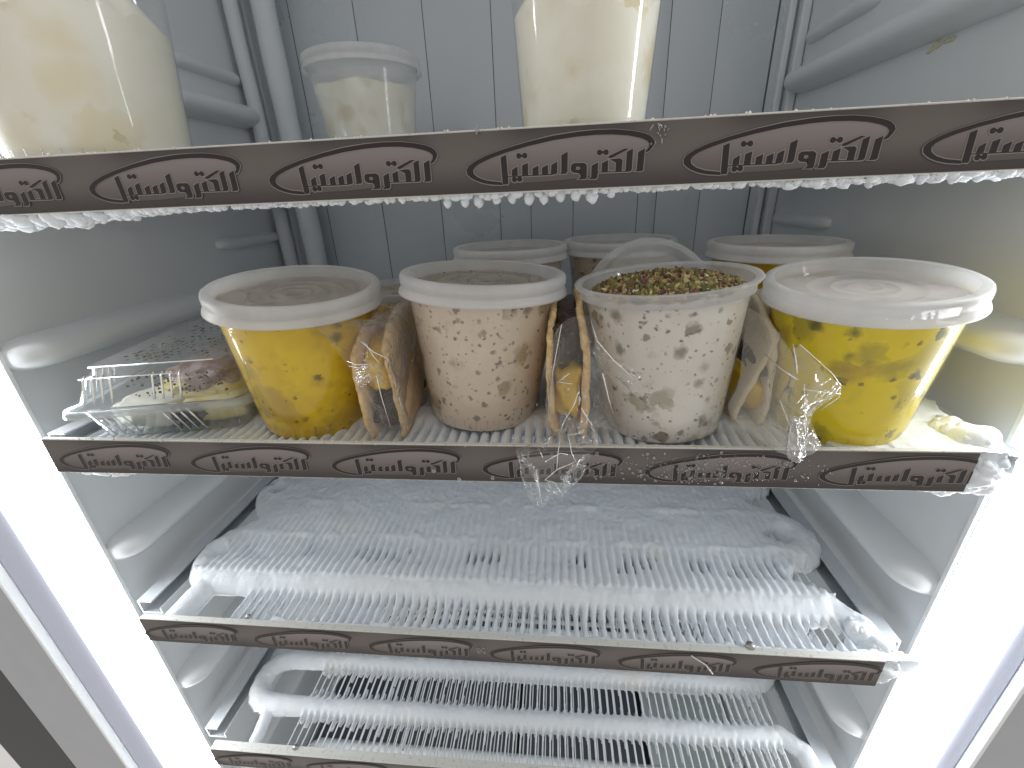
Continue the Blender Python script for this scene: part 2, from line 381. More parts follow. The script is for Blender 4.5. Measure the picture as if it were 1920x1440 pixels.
# ------------------------------------------------------------------ logo decals
def logo_shapes():
    def rect(x, y):   # zoomed photo pixels -> (u, v) in metres on the strip, v down from the top edge
        top = 210 - .065 * x; bot = 690 - .052 * x
        return ((x - 75) / 1535 * .0917, (y - top) / (bot - top) * .029)
    outer = [(1540,350),(1575,335),(1600,300),(1610,272),(1600,250),(1570,226),(1520,208),(1420,192),(1300,184),(1150,190),(1000,205),(800,236),(600,281),(400,337),(250,387),(150,432),(95,470),(76,502),(86,535),(130,566),(200,590),(280,603),(380,606)]
    inner = [(372,584),(260,576),(185,556),(142,530),(130,505),(142,480),(190,447),(280,409),(420,361),(600,313),(800,269),(1000,239),(1150,225),(1280,221),(1400,227),(1500,244),(1550,263),(1571,285),(1568,306),(1545,338)]
    n = len(outer); ring = []
    out_p = [rect(*p) for p in outer]; in_p = [rect(*p) for p in inner][::-1]
    fill = [rect(*p) for p in inner] + [rect(1536,420), rect(1525,490), rect(1400,500), rect(1170,515), rect(1000,548), rect(800,570), rect(500,590)]
    def resample(P, n):
        d = [0]
        for a, c in zip(P, P[1:]): d.append(d[-1] + math.dist(a, c))
        o = []
        for i in range(n):
            t = d[-1] * i / (n - 1); k = max(j for j in range(len(d)) if d[j] <= t + 1e-12); k = min(k, len(P) - 2)
            f = (t - d[k]) / (d[k + 1] - d[k]); o.append((P[k][0] + f * (P[k + 1][0] - P[k][0]), P[k][1] + f * (P[k + 1][1] - P[k][1])))
        return o
    ro, ri = resample(out_p, 60), resample(in_p, 60)
    polys = []
    Z = [[(372,398),(418,378),(429,588),(422,600),(380,600)], [(462,490),(508,463),(510,530),(460,534)], [(548,455),(597,435),(597,526),(547,530)],
         [(633,478),(683,453),(683,522),(633,526)], [(712,470),(762,447),(762,518),(712,522)], [(790,448),(838,424),(838,505),(828,517),(785,521)],
         [(872,375),(922,350),(922,495),(912,512),(862,516),(872,500)],
         [(950,450),(970,434),(1055,430),(1079,445),(1080,540),(1068,552),(1005,556),(1028,540),(1026,470),(1018,458),(992,460),(990,480),(1024,486),(1024,508),(970,505),(950,490)],
         [(1118,450),(1170,425),(1168,535),(1155,550),(1098,553),(1117,535)], [(1200,430),(1250,408),(1250,494),(1200,498)],
         [(1252,378),(1375,322),(1410,322),(1282,390),(1252,393)], [(1262,402),(1345,393),(1364,405),(1362,490),(1312,493),(1312,425),(1285,412)],
         [(1395,345),(1442,322),(1442,478),(1430,490),(1383,492),(1393,478)], [(1485,345),(1535,320),(1533,478),(1520,488),(1468,490),(1482,475)],
         [(428,537),(800,516),(800,523),(428,544)], [(1166,496),(1420,486),(1420,492),(1166,502)]]
    for q in Z: polys.append([rect(*p) for p in q])
    for (x, y) in ((523,385),(573,382),(480,562),(525,558),(1178,352),(1230,350)):
        polys.append([rect(x + 21 * math.cos(a * math.pi / 6), y + 21 * math.sin(a * math.pi / 6)) for a in range(12)])
    for (x, y) in ((548,383),(503,560),(1204,351)):
        polys.append([rect(x - 14, y - 8), rect(x + 14, y - 8), rect(x + 14, y + 8), rect(x - 14, y + 8)])
    return ro, ri, fill, polys
RO, RI, FILL, POLYS = logo_shapes()
def offset_poly(P, d):
    A = sum(P[i][0] * P[(i + 1) % len(P)][1] - P[(i + 1) % len(P)][0] * P[i][1] for i in range(len(P)))
    s = 1 if A > 0 else -1; o = []
    for i in range(len(P)):
        a, p, c = Vector(P[i - 1]), Vector(P[i]), Vector(P[(i + 1) % len(P)])
        e1 = (p - a).normalized(); e2 = (c - p).normalized(); n1 = Vector((e1.y, -e1.x)) * s; n2 = Vector((e2.y, -e2.x)) * s
        nn = (n1 + n2); k = nn.length
        nn = nn / k if k > 1e-6 else n1
        o.append(tuple(p + nn * d * min(1.6, 1 / max(.45, nn.dot(n1)))))
    return o
def build_logo():
    b = B(); y = -.0004
    def poly(P, yy, mi): b.add([(u, yy, -v) for u, v in P], [tuple(range(len(P)))], mi)
    def strip(A, C, yy, mi):
        V = [(u, yy, -v) for u, v in A] + [(u, yy, -v) for u, v in C]; n = len(A)
        b.add(V, [(i, i + 1, n + i + 1, n + i) for i in range(n - 1)], mi)
    poly(FILL, y, 0)
    h = .00048
    def off(A, C, d):   # push A away from C
        return [(a[0] + (a[0] - c[0]) * d / max(1e-6, math.dist(a, c)), a[1] + (a[1] - c[1]) * d / max(1e-6, math.dist(a, c))) for a, c in zip(A, C)]
    strip(off(RO, RI, h), off(RI, RO, h), y - .00012, 1)
    for k, P in enumerate(POLYS): poly(offset_poly(P, h), y - .00014 - k * 1e-6, 1)
    strip(RO, RI, y - .00030, 2)
    for k, P in enumerate(POLYS): poly(P, y - .00032 - k * 1e-6, 2)
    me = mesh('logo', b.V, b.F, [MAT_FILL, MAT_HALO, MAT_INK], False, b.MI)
    bm = bmesh.new(); bm.from_mesh(me); bmesh.ops.triangulate(bm, faces=[f for f in bm.faces if len(f.verts) > 4]); bm.to_mesh(me); bm.free()
    return me
LOGO = build_logo(); PITCH = .1055

# ------------------------------------------------------------------ shelves
wire_me = None
def wire_mesh(L, r=.0009):
    b = B(); b.tube([(0, 0, 0), (0, L * .33, 0), (0, L * .66, 0), (0, L, 0)], r, 6); me = mesh('wire', b.V, b.F, MAT_WIRE); return me
WIRE_T = wire_mesh(.409, .0008); WIRE_B = wire_mesh(.409, .0006)

def serp(levels, x0, x1, start_left=True):
    """serpentine coil centre line as segments (for distance) and as points (for the pipe)"""
    pts = []; left = start_left; r = (levels[1] - levels[0]) / 2
    for i, y in enumerate(levels):
        a, c = (x0, x1) if left else (x1, x0)
        pts += [(a, y), (c, y)]
        if i < len(levels) - 1:
            s = 1 if c > a else -1
            for k in range(1, 8):
                th = k / 8 * math.pi; pts.append((c + s * r * math.sin(th), y + r - r * math.cos(th)))
        left = not left
    return pts
def seg_dist(X, Y, pts):
    D = np.full(X.shape, 9.0)
    for (ax, ay), (bx_, by) in zip(pts[:-1], pts[1:]):
        dx, dy = bx_ - ax, by - ay; L2 = dx * dx + dy * dy + 1e-12
        t = np.clip(((X - ax) * dx + (Y - ay) * dy) / L2, 0, 1)
        D = np.minimum(D, np.hypot(X - ax - t * dx, Y - ay - t * dy))
    return D
def vnoise(X, Y, s, seed=0, oct=3):
    """value noise on numpy grids"""
    out = np.zeros(X.shape); amp = 1; tot = 0
    for o in range(oct):
        g = np.random.default_rng(seed * 31 + o).random((256, 256))
        u = X * s * 2 ** o + 50; v = Y * s * 2 ** o + 50; i = np.floor(u).astype(int); j = np.floor(v).astype(int)
        fu = u - i; fv = v - j; fu = fu * fu * (3 - 2 * fu); fv = fv * fv * (3 - 2 * fv); i %= 255; j %= 255
        out += amp * ((g[i, j] * (1 - fu) + g[i + 1, j] * fu) * (1 - fv) + (g[i, j + 1] * (1 - fu) + g[i + 1, j + 1] * fu) * fv); tot += amp; amp *= .5
    return out / tot
def sstep(a, c, x): t = np.clip((x - a) / (c - a), 0, 1); return t * t * (3 - 2 * t)
def field_mesh(name, x0, x1, y0, y1, dx, dy, fn, parent, zc):
    """a frost body: top and bottom surface around the coil plane, closed where its thickness falls to nothing"""
    nx = int((x1 - x0) / dx); ny = int((y1 - y0) / dy)
    X, Y = np.meshgrid(np.linspace(x0, x1, nx + 1), np.linspace(y0, y1, ny + 1), indexing='ij')
    T, Bt = fn(X, Y)           # height above and depth below zc
    T0 = np.maximum(T, 0); B0 = np.where(T > 0, np.maximum(Bt, 0), 0)
    keep = (np.maximum.reduce([T[:-1, :-1], T[1:, :-1], T[1:, 1:], T[:-1, 1:]]) > 0)
    idx = np.arange((nx + 1) * (ny + 1)).reshape(nx + 1, ny + 1); N = idx.size
    q = np.stack([idx[:-1, :-1][keep], idx[1:, :-1][keep], idx[1:, 1:][keep], idx[:-1, 1:][keep]], 1)
    low = np.where(T0 > 0, idx + N, idx)      # share the rim vertices
    q2 = np.stack([low[:-1, :-1][keep], low[:-1, 1:][keep], low[1:, 1:][keep], low[1:, :-1][keep]], 1)
    V = np.concatenate([np.stack([X, Y, zc + T0], -1).reshape(-1, 3), np.stack([X, Y, zc - B0], -1).reshape(-1, 3)])
    Q = np.concatenate([q, q2]); used = np.unique(Q); rm = np.full(len(V), -1); rm[used] = np.arange(len(used)); V = V[used]; Q = rm[Q]
    me = bpy.data.meshes.new(name); me.vertices.add(len(V)); me.vertices.foreach_set('co', V.ravel())
    me.loops.add(Q.size); me.loops.foreach_set('vertex_index', Q.ravel().astype(np.int32))
    me.polygons.add(len(Q)); me.polygons.foreach_set('loop_start', np.arange(0, Q.size, 4, dtype=np.int32))
    me.polygons.foreach_set('use_smooth', np.ones(len(Q), bool)); me.materials.append(MAT_FROST); me.update(calc_edges=True); me.validate()
    return stuff(link(name, me, parent))

def shelf(label, z, off, levels, frost_fn=None, flange=.006, zoff=0, wires=(-.285, .300), npitch=.0078, tilt=0, ang=0, left_open=False, res=(.0011, .0018)):
    s = thing('coil_shelf', label, 'freezer shelf', (0, 0, z), (0, ang, 0), group='wire coil shelves')
    # price rail: moulded channel with printed strip
    b = B(); b.box(-.310, .310, .0004, .0030, -.029, 0); b.box(-.310, .310, .0030, flange, -.0016, -.0002); b.box(-.310, .310, .003, .008, -.029, -.0275)
    rail = b.make('price_rail', MAT_EDGE, s, smooth=False, bevel=.0003)
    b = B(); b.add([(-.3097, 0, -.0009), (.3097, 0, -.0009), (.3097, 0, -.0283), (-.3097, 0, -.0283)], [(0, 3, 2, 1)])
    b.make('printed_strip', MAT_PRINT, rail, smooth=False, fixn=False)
    x = -.31 + off - (PITCH if off > PITCH * .6 else 0)
    k = 0
    while x < .31:
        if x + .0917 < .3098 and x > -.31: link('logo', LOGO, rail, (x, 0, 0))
        elif x > -.40:          # logo cut off by the end of the strip
            me = LOGO.copy(); bm = bmesh.new(); bm.from_mesh(me)
            for px, sgn in ((.3095 - x, 1), (-.3095 - x, -1)):
                bmesh.ops.bisect_plane(bm, geom=bm.verts[:] + bm.edges[:] + bm.faces[:], plane_co=(px, 0, 0), plane_no=(sgn, 0, 0), clear_outer=True)
            bm.to_mesh(me); bm.free()
            if len(me.polygons): link('logo', me, rail, (x, 0, 0))
        x += PITCH
    # side channels
    for sd in (-1, 1):
        b = B(); xo = sd * .341
        for (xa, xb, za, zb) in ((.319, .341, -.0265, -.025), (.3395, .341, -.025, -.012), (.326, .341, -.012, -.0105), (.319, .3205, -.025, -.019)):
            a, c = sorted((sd * xa, sd * xb)); b.box(a, c, .026, .415, za + zoff, zb + zoff)
        b.make('side_channel', MAT_ALU, s, smooth=False)
    # coil
    zc = -.0135 + zoff; P = serp(levels, -.280, .290, False)
    b = B(); pp = [(.305, .012, zc), (.318, .035, zc)] if False else []
    b.tube([(x, y, zc) for x, y in P], .0042, 10); b.make('coil_pipe', MAT_WIRE, s)
    # wires
    xs = np.arange(wires[0], wires[1], npitch)
    for i, xw in enumerate(xs):
        o = link('wire', WIRE_T, s, (xw + .0003 * math.sin(i * 1.9), .006, zc + .0052), (0, 0, .0018 * math.sin(i * 2.7)))
        if frost_fn is not frost_heavy: o = link('wire', WIRE_B, s, (xw + npitch * .30, .006, zc - .0052), (0, 0, .002 * math.sin(i * 3.1)))
    if frost_fn is not None:
        field_mesh('frost', -.345, .345, .004, .425, res[0], res[1], lambda X, Y: frost_fn(X, Y, P, xs), s, zc)
    return s
LEV = [.057, .112, .167, .222, .277, .332, .387]

def frost_heavy(X, Y, P, xs):
    D = seg_dist(X, Y, P); stub = seg_dist(X, Y, [(-.285, .057), (-.287, .008)]); st2 = seg_dist(X, Y, [(.296, .062), (.316, .040), (.318, .010)])
    n = vnoise(X, Y, 60, 1); nb = vnoise(X, Y, 14, 2); nf = vnoise(X, Y, 260, 3, 2)
    grow = .0118 + .0050 * nb + .0028 * n
    T = np.where(D < grow, np.sqrt(np.maximum(0, grow ** 2 - D ** 2)) - .0012, -.001)
    for dd, r in ((stub, .0105), (st2, .0115)):
        rr = r + .002 * n; T = np.maximum(T, np.where(dd < rr, np.sqrt(np.maximum(0, rr ** 2 - dd ** 2)) - .001, -.001))
    pit = xs[1] - xs[0]; ph = (X - xs[0]) / pit; wx = (ph - np.round(ph)) * pit; wid = np.round(ph).astype(int)
    rnd = np.random.default_rng(5).random(400)[np.clip(wid + 30, 0, 399)]; rn2 = np.random.default_rng(6).random(400)[np.clip(wid + 30, 0, 399)]
    inw = (X > xs[0] - .003) & (X < xs[-1] + .003)
    lef = sstep(-.225, -.12, X)
    # webs: the wires thicken where they meet the pipe and where they meet the rail
    near = np.exp(-(np.maximum(0, D - .011) / (.0045 + .006 * rnd)) ** 1.6); front = np.exp(-(np.maximum(0, Y - .006) / (.0055 + .004 * rn2)) ** 1.5) * lef
    rw = .0008 + .0006 * lef + .0034 * np.maximum(near * (.45 + .55 * lef), front) + .0005 * (nf - .5)
    Tw = np.where(inw & (np.abs(wx) < rw), .0050 + np.sqrt(np.maximum(0, rw ** 2 - wx ** 2)) * .7, -.001)
    edgeL = -.300 + .010 * np.sin(Y * 114 - 1.2) + .01 * nb; edgeR = .300 + .016 * np.sin(Y * 114 + 1.9) - .01 * nb
    fill = sstep(.056, .060, Y) * ((X > edgeL) & (X < edgeR))
    rib = np.cos(2 * np.pi * ph + 1.2 * n)
    ribk = 1 - sstep(.09, .17, Y) * .85
    hs = .0128 + .0022 * nb + .0011 * rib * ribk * (.6 + .8 * n) + .0016 * (1 - sstep(.06, .085, Y)) - .0010 * np.exp(-((Y - .088) / .012) ** 2) * (1 - rib) * (.3 + n)
    Tf = np.where(fill > .5, hs, -.001)
    hole = (vnoise(X, Y, 45, 9) > .60) & (rib < -.72) & (Y < .100) & (Y > .076)
    Tf = np.where(hole, -.001, Tf)
    T = np.maximum(np.maximum(T, Tw), Tf)
    lip = np.where((Y < .0095 + .003 * n) & (X > -.19), .0095 + .002 * n, -.001); T = np.maximum(T, lip)
    win = (((X - .287) / .013) ** 2 + ((Y - .030) / .010) ** 2 < 1) | (((X - .300) / .011) ** 2 + ((Y - .093) / .012) ** 2 < 1); T = np.where(win, -.001, T)
    T = np.where(T > 0, T + .0016 * (nf - .5) + .0022 * (n - .5), T)
    return T, np.where(T > 0, np.minimum(T * .9, .009), 0)
def frost_light(X, Y, P, xs, gs=1.0):
    D = seg_dist(X, Y, [p for p in P]); stub = seg_dist(X, Y, [(-.280, .057), (-.272, .008)]); st2 = seg_dist(X, Y, [(.30, .060), (.318, .045), (.322, .006)])
    n = vnoise(X, Y, 60, 11); nb = vnoise(X, Y, 14, 12); nf = vnoise(X, Y, 260, 13, 2)
    grow = .0088 * gs + .003 * nb + .0018 * n
    grow = grow * (1 - .55 * sstep(.125, .145, Y)); T = np.where(D < grow, np.sqrt(np.maximum(0, grow ** 2 - D ** 2)) - .001, -.001)
    for dd, r in ((stub, .0062), (st2, .0085)):
        rr = r + .0015 * n; T = np.maximum(T, np.where(dd < rr, np.sqrt(np.maximum(0, rr ** 2 - dd ** 2)) - .001, -.001))
    pit = xs[1] - xs[0]; ph = (X - xs[0]) / pit; wx = (ph - np.round(ph)) * pit; wid = np.round(ph).astype(int)
    rnd = np.random.default_rng(8).random(400)[np.clip(wid + 30, 0, 399)]
    inw = (X > xs[0] - .003) & (X < xs[-1] + .003)
    near = np.exp(-np.maximum(0, D - .0095) / (.0022 + .0025 * rnd)); back = sstep(.075, .10, Y)
    rw = .0030 * near * (1 - sstep(.125, .145, Y))
    Tw = np.where(inw & (np.abs(wx) < rw), .0045 + np.sqrt(np.maximum(0, rw ** 2 - wx ** 2)) * .8, -.001)
    T = np.maximum(T, Tw); T = np.where(T > 0, T + .001 * (nf - .5) + .001 * (n - .5), T)
    return T, np.where(T > 0, T * .9, 0)
def frost_shelf2(X, Y, P, xs):
    D = seg_dist(X, Y, P); n = vnoise(X, Y, 60, 21); nb = vnoise(X, Y, 14, 22); nf = vnoise(X, Y, 260, 23, 2)
    grow = .013 + .003 * nb
    T = np.where(D < grow, np.sqrt(np.maximum(0, grow ** 2 - D ** 2)) - .0035, -.001)
    pit = xs[1] - xs[0]; ph = (X - xs[0]) / pit; wx = (ph - np.round(ph)) * pit
    rw = .0022 + .0026 * np.exp(-np.maximum(0, D - .011) / .006) + .0026 * np.exp(-np.maximum(0, Y - .006) / .005) + .0006 * n
    Tw = np.where((np.abs(wx) < rw) & (X > -.26), .0045 + np.sqrt(np.maximum(0, rw ** 2 - wx ** 2)) * .9, -.001)
    T = np.maximum(T, Tw); T = np.maximum(T, np.where((Y < .010 + .002 * n) & (X > -.27), .0085, -.001))
    T = np.maximum(T, np.where((X > .235) & (X < .325 + .01 * n), .0085 + .006 * nb * sstep(.24, .3, X) + .002 * n, -.001))
    T = np.minimum(T, np.where(X < .27, .0092, 1)); T = np.where(T > 0, T + .0009 * (nf - .5), T)
    return T, np.where(T > 0, np.minimum(T * .9, .009), 0)

S1 = shelf('uppermost coil shelf with a brown printed rail, under the tall vanilla cups', .1800, .0108, LEV, None, ang=0.0, wires=(-.285, .30))
S2 = shelf('middle coil shelf carrying the row of lidded dessert cups', .0015, .0068, LEV, frost_shelf2, ang=.0010, flange=.004)
S3 = shelf('empty coil shelf buried in thick white frost, below the cups', -.1840, .0002, LEV, frost_heavy, wires=(-.232, .300))
S4 = shelf('lowest visible coil shelf with bare white wires and two frosted pipes', -.3800, .0002, LEV, frost_light, wires=(-.232, .300), npitch=.0080, ang=-.015, flange=.0095, zoff=-.003)
S5 = thing('coil_shelf', 'dim frosted coil seen through the wires at the very bottom', 'freezer shelf', (0, 0, -.575), group='wire coil shelves')
P5 = serp(LEV, -.280, .290, False); b = B(); b.tube([(x, y, -.0135) for x, y in P5], .0042, 10); b.make('coil_pipe', MAT_WIRE, S5)
field_mesh('frost', -.345, .345, .02, .425, .0022, .0022, lambda X, Y: frost_light(X, Y, P5, np.array([.9, .91]), .45), S5, -.0135)
for z, s in ((0, S3),):
    pass
# screws on rail flanges
def screw(parent, x, y, z, r=.0035):
    b = B(); b.lathe([(0, .0016), (r * .6, .0015), (r, .0004), (r, -.001)], 14); b.box(-r * .7, r * .7, -.0004, .0004, .0012, .0019)
    b.make('screw', MAT_STEEL, parent, loc=(x, y, z))
screw(S3, .215, .007, .0008); screw(S3, -.21, .008, .0006, .0022); screw(S4, -.216, .008, .0006, .003)

# frost hanging under the rails
def fringe(parent, x0, x1, n, fz, fr, y0=.004, y1=.03, name='frost_fringe', z=-.029):
    b = B()
    for i in range(n):
        x = random.uniform(x0, x1); r = fr(x) * random.uniform(.55, 1.15)
        b.blob((x, random.uniform(y0, y1), z + r * .2 - fz(x) * random.random()), r, .3, 300, 2, sc=(random.uniform(.8, 1.5), 1, random.uniform(.8, 1.3)))
    return stuff(b.make(name, MAT_FROST, parent))
fringe(S1, -.31, -.145, 300, lambda x: .006 * sstep(-.14, -.25, x), lambda x: .0024 + .0022 * sstep(-.14, -.25, x), .004, .022)
fringe(S1, -.16, .31, 420, lambda x: .0012, lambda x: .0019, .004, .014)
b = B()
for i in range(11):
    x = .005 + i * .0085 + random.uniform(-.001, .001); b.blob((x, .009, -.0308 - random.uniform(0, .0016)), random.uniform(.0024, .0036), .35, 200, 2, sc=(.85, 1, 1.15))
stuff(b.make('frost_fringe', MAT_FROST, S1))
fringe(S1, .17, .31, 200, lambda x: .0022, lambda x: .0026, .004, .02)
fringe(S2, -.300, -.255, 60, lambda x: .004, lambda x: .0055, .010, .024, z=-.031)
fringe(S2, .285, .335, 120, lambda x: .006, lambda x: .007, .010, .03, z=-.028)
def heap(parent, pts, seed):
    b = B(); rn = random.Random(seed)
    for x, y, z, r_ in pts:
        b.blob((x, y, z), r_, .35, 60, 4)
        for k in range(26):
            d = Vector((rn.uniform(-1, 1), rn.uniform(-1, .6), rn.uniform(-1, 1))).normalized() * r_ * .82
            b.blob((x + d.x, y + d.y, z + d.z), r_ * rn.uniform(.16, .34), .4, 200, 2)
    stuff(b.make('frost_heap', MAT_FROST, parent))
heap(S2, [(.318, .034, -.009, .014), (.321, .022, -.008, .014), (.3235, .014, -.013, .0125), (.320, .012, -.022, .011), (.308, .014, -.027, .008), (.292, .014, -.029, .006)], 3)
heap(S3, [(.310, .030, -.006, .010), (.317, .018, -.008, .0105), (.3185, .012, -.016, .0105), (.316, .010, -.024, .008)], 4)
# ------------------------------------------------------------------ cups
def cup_profile(rb, rt, H):
    wall = lambda z: rb + (rt - .0025 - rb) * (z / H)
    return [(0, .0012), (rb * .9, .0012), (rb * .93, .0), (rb * .985, .0), (rb, .0008)] + [(wall(z), z) for z in np.linspace(.004, .0085, 3)] + [(wall(.009) + .0007, .0095)] + \
           [(wall(z) + .0007, z) for z in np.linspace(.012, H - .008, 10)] + [(rt - .0012, H - .0075), (rt - .0010, H - .0025), (rt + .0006, H - .0018), (rt + .0014, H - .0006), (rt + .0006, H + .0004), (rt - .0008, H)]
def lid_parts(parent, rt, H, disc=None, rim=None):
    """snap-on lid: recessed ringed disc, raised rim, flared skirt"""
    k = rt / .0552
    prof_d = [(0, -.0052), (.0085, -.0052), (.0091, -.0047), (.0097, -.0052), (.017, -.0052), (.0177, -.0046), (.0184, -.0052), (.030, -.0053), (.0307, -.0049), (.0314, -.0053), (.041, -.0052), (.0455, -.0056), (.0475, -.0052), (.0490, .0000), (.0502, .0013)]
    prof_r = [(.0502, .0013), (.0515, .0018), (.0542, .0018), (.0556, .0010), (.0561, -.0006), (.0560, -.0042), (.0552, -.0054), (.0554, -.0064), (.0571, -.0096), (.0575, -.0110), (.0566, -.0108), (.0548, -.0070)]
    b = B(); b.lathe([(r * k, z + H) for r, z in prof_d], 96); d = b.make('lid_disc', disc or MAT_DISC)
    b = B(); b.lathe([(r * k, z + H) for r, z in prof_r], 96); l = b.make('lid', rim or MAT_LID, parent); d.parent = l
    return l
def filling(parent, rb, rt, H, fill, mat, top_mat=None, dome=.0, ragged=.0, seed=0, name='pudding', steps=26):
    wall = lambda z: rb + (rt - .0025 - rb) * (z / H) + .0001
    n = 96; b = B(); prof = []
    def fz(a): return fill + ragged * (noise.noise((math.cos(a) * 1.6 + seed, math.sin(a) * 1.6, seed)) * 1.6 + .35 * noise.noise((math.cos(a) * 7, math.sin(a) * 7, seed)))
    V = []; m_ = 20
    for j in range(m_ + 1):
        for k in range(n):
            a = 2 * math.pi * k / n; z = .0014 + (fz(a) - .0014) * j / m_; r = wall(z) - .0002
            V.append((r * math.cos(a), r * math.sin(a), z))
    F = [(j * n + k, j * n + (k + 1) % n, (j + 1) * n + (k + 1) % n, (j + 1) * n + k) for j in range(m_) for k in range(n)]
    b.add(V, F, 0)
    V = []; q = 12
    for j in range(q + 1):
        t = 1 - j / q
        for k in range(n):
            a = 2 * math.pi * k / n; z0 = fz(a); r = (wall(z0) - .0002) * t
            z = z0 * (t ** 2) + (fill) * (1 - t ** 2) + dome * (1 - t ** 2) + (ragged * .5 + .0008) * noise.noise((r * math.cos(a) * 60 + seed, r * math.sin(a) * 60, 2)) * (1 - t ** 6)
            V.append((r * math.cos(a), r * math.sin(a), z))
    F = [(j * n + k, j * n + (k + 1) % n, (j + 1) * n + (k + 1) % n, (j + 1) * n + k) for j in range(q) for k in range(n)]
    b.add(V, F, 1)
    return b.make(name, [mat, top_mat or mat], parent)
def chips(parent, rad, zf, n, sz, cols, name='nut_topping', z0=0, seed=3):
    rnd = random.Random(seed); V = []; F = []; C = []
    for i in range(n):
        r = rad * math.sqrt(rnd.random()); a = rnd.random() * 2 * math.pi; x, y = r * math.cos(a), r * math.sin(a)
        s = sz * rnd.uniform(.45, 1.25); rot = Euler((rnd.random() * 6, rnd.random() * 6, rnd.random() * 6)).to_matrix()
        base = len(V); pts = [(1, 0, 0), (-1, .1, 0), (0, .8, .1), (.1, -.9, 0), (0, 0, .6), (.1, .1, -.5)]
        for p in pts:
            q = rot @ (Vector(p) * s * rnd.uniform(.75, 1.2)); V.append((x + q.x, y + q.y, zf(r) + z0 + s * .3 + q.z))
        tri = [(0, 2, 4), (2, 1, 4), (1, 3, 4), (3, 0, 4), (2, 0, 5), (1, 2, 5), (3, 1, 5), (0, 3, 5)]
        F += [tuple(k + base for k in t) for t in tri]
        c = rnd.choices(cols, [q[3] for q in cols])[0]; f = rnd.uniform(.75, 1.2); C += [(c[0] * f, c[1] * f, c[2] * f, 1)] * 24
    me = mesh(name, V, F, MAT_NUT, False); ca = me.color_attributes.new('col', 'FLOAT_COLOR', 'CORNER'); ca.data.foreach_set('color', np.array(C, dtype=np.float32).ravel())
    return stuff(link(name, me, parent))
NUTC = [(.20, .18, .04, 4), (.42, .36, .13, 3), (.62, .54, .26, 1.6), (.13, .045, .035, 3.6), (.22, .12, .05, 2.8), (.10, .12, .03, 2), (.34, .22, .09, 1.6)]

def upright(tx, ty, rz=0):
    ax = Vector((tx, ty, 1)).normalized(); q = Vector((0, 0, 1)).rotation_difference(ax); return (q.to_matrix() @ Matrix.Rotation(rz, 3, 'Z')).to_euler()
def cup(label, x, y, z, tx, ty, sc, fill, mat, lid=True, top=None, rb=.0394, rt=.0545, H=.1022, dome=0, ragged=0, rz=0, seed=0, name='dessert_cup', disc=None, rim=None, group='dessert cups on the middle shelf', wallmat=None):
    t = thing(name, label, 'cup', (x, y, z), upright(tx, ty, rz), group); t.scale = (sc,) * 3
    b = B(); b.lathe(cup_profile(rb, rt, H), 96)
    # small vertical flutes round the foot
    b.make('cup_wall', wallmat or MAT_CUP, t)
    if not lid:
        b = B(); b.lathe([(rt - .0018, H - .0085), (rt - .0006, H - .0080), (rt - .0006, H - .0030), (rt + .0016, H - .0022), (rt + .0030, H - .0006), (rt + .0020, H + .0008), (rt - .0006, H + .0006), (rt - .0022, H - .0010)], 96); b.make('cup_rim', MAT_LID2, t)
    b = B()
    for k in range(32):
        a = 2 * math.pi * k / 32; r0 = rb + .0003; b.tube([(r0 * math.cos(a), r0 * math.sin(a), .002), ((r0 + .0011) * math.cos(a), (r0 + .0011) * math.sin(a), .009)], .00022, 5)
    b.make('foot_flutes', MAT_CUP, t)
    filling(t, rb, rt, H, fill, mat, top, dome, ragged, seed)
    if lid: lid_parts(t, rt + .0007, H, disc, rim)
    return t
ZS = -.0045
c1 = cup('bright yellow pudding cup with a milky lid, leftmost of the front row', -.1272, .0575, ZS, .083, -.073, 1.013, .094, MAT_YEL1, True, MAT_SPRINK, ragged=.002, seed=1, rz=2.2)
c2 = cup('beige cream cup with dark flecks and a milky lid, beside the wrapped brown sandwich', .0054, .0668, ZS, .061, .003, 1.03, .095, MAT_CRM1, True, MAT_SPRINK, seed=2, rz=.4)
c3 = cup('open cream cup topped with chopped pistachios and lacking its lid', .1389, .0523, ZS, -.071, .002, 1.0, .0935, MAT_CRM2, False, MAT_CRM2, dome=.0100, seed=3, rz=1.0)
chips(c3, .0455, lambda r:   .0930 + .0100 * (1 - (r / .052) ** 2), 1500, .0027, NUTC)
c4 = cup('large lemon yellow pudding cup with a milky lid, rightmost in front', .2562, .0516, ZS, -.065, -.073, .973, .092, MAT_YEL2, True, MAT_CRM2, ragged=.003, seed=4, rz=.9)
chips(c1, .050, lambda r: .0945, 500, .0014, NUTC, 'crumb_topping', seed=5)
chips(c2, .051, lambda r: .0955, 700, .0014, NUTC, 'crumb_topping', seed=6)
c5 = cup('flecked cream cup with a lid, behind the lidded beige cup', .0175, .2051, ZS + .006, 0, 0, 1.0, .094, MAT_CRM1, True, MAT_SPRINK, seed=5)
c6 = cup('lidded cup in the back row, right of the other rear cream cup', .1270, .2350, ZS + .006, 0, 0, 1.0, .090, MAT_CRM1, True, MAT_SPRINK, seed=6)
c7 = cup('yellow pudding cup with a lid, behind the largest yellow cup', .2561, .1805, ZS + .005, 0, 0, 1.0, .095, MAT_YEL1, True, MAT_CRM1, seed=7)
c8 = cup('low open cup of flecked cream, behind the wrapped brown sandwich', -.092, .205, ZS, 0, 0, .97, .070, MAT_CRM1, False, MAT_SPRINK, H=.075, rt=.050, seed=8)
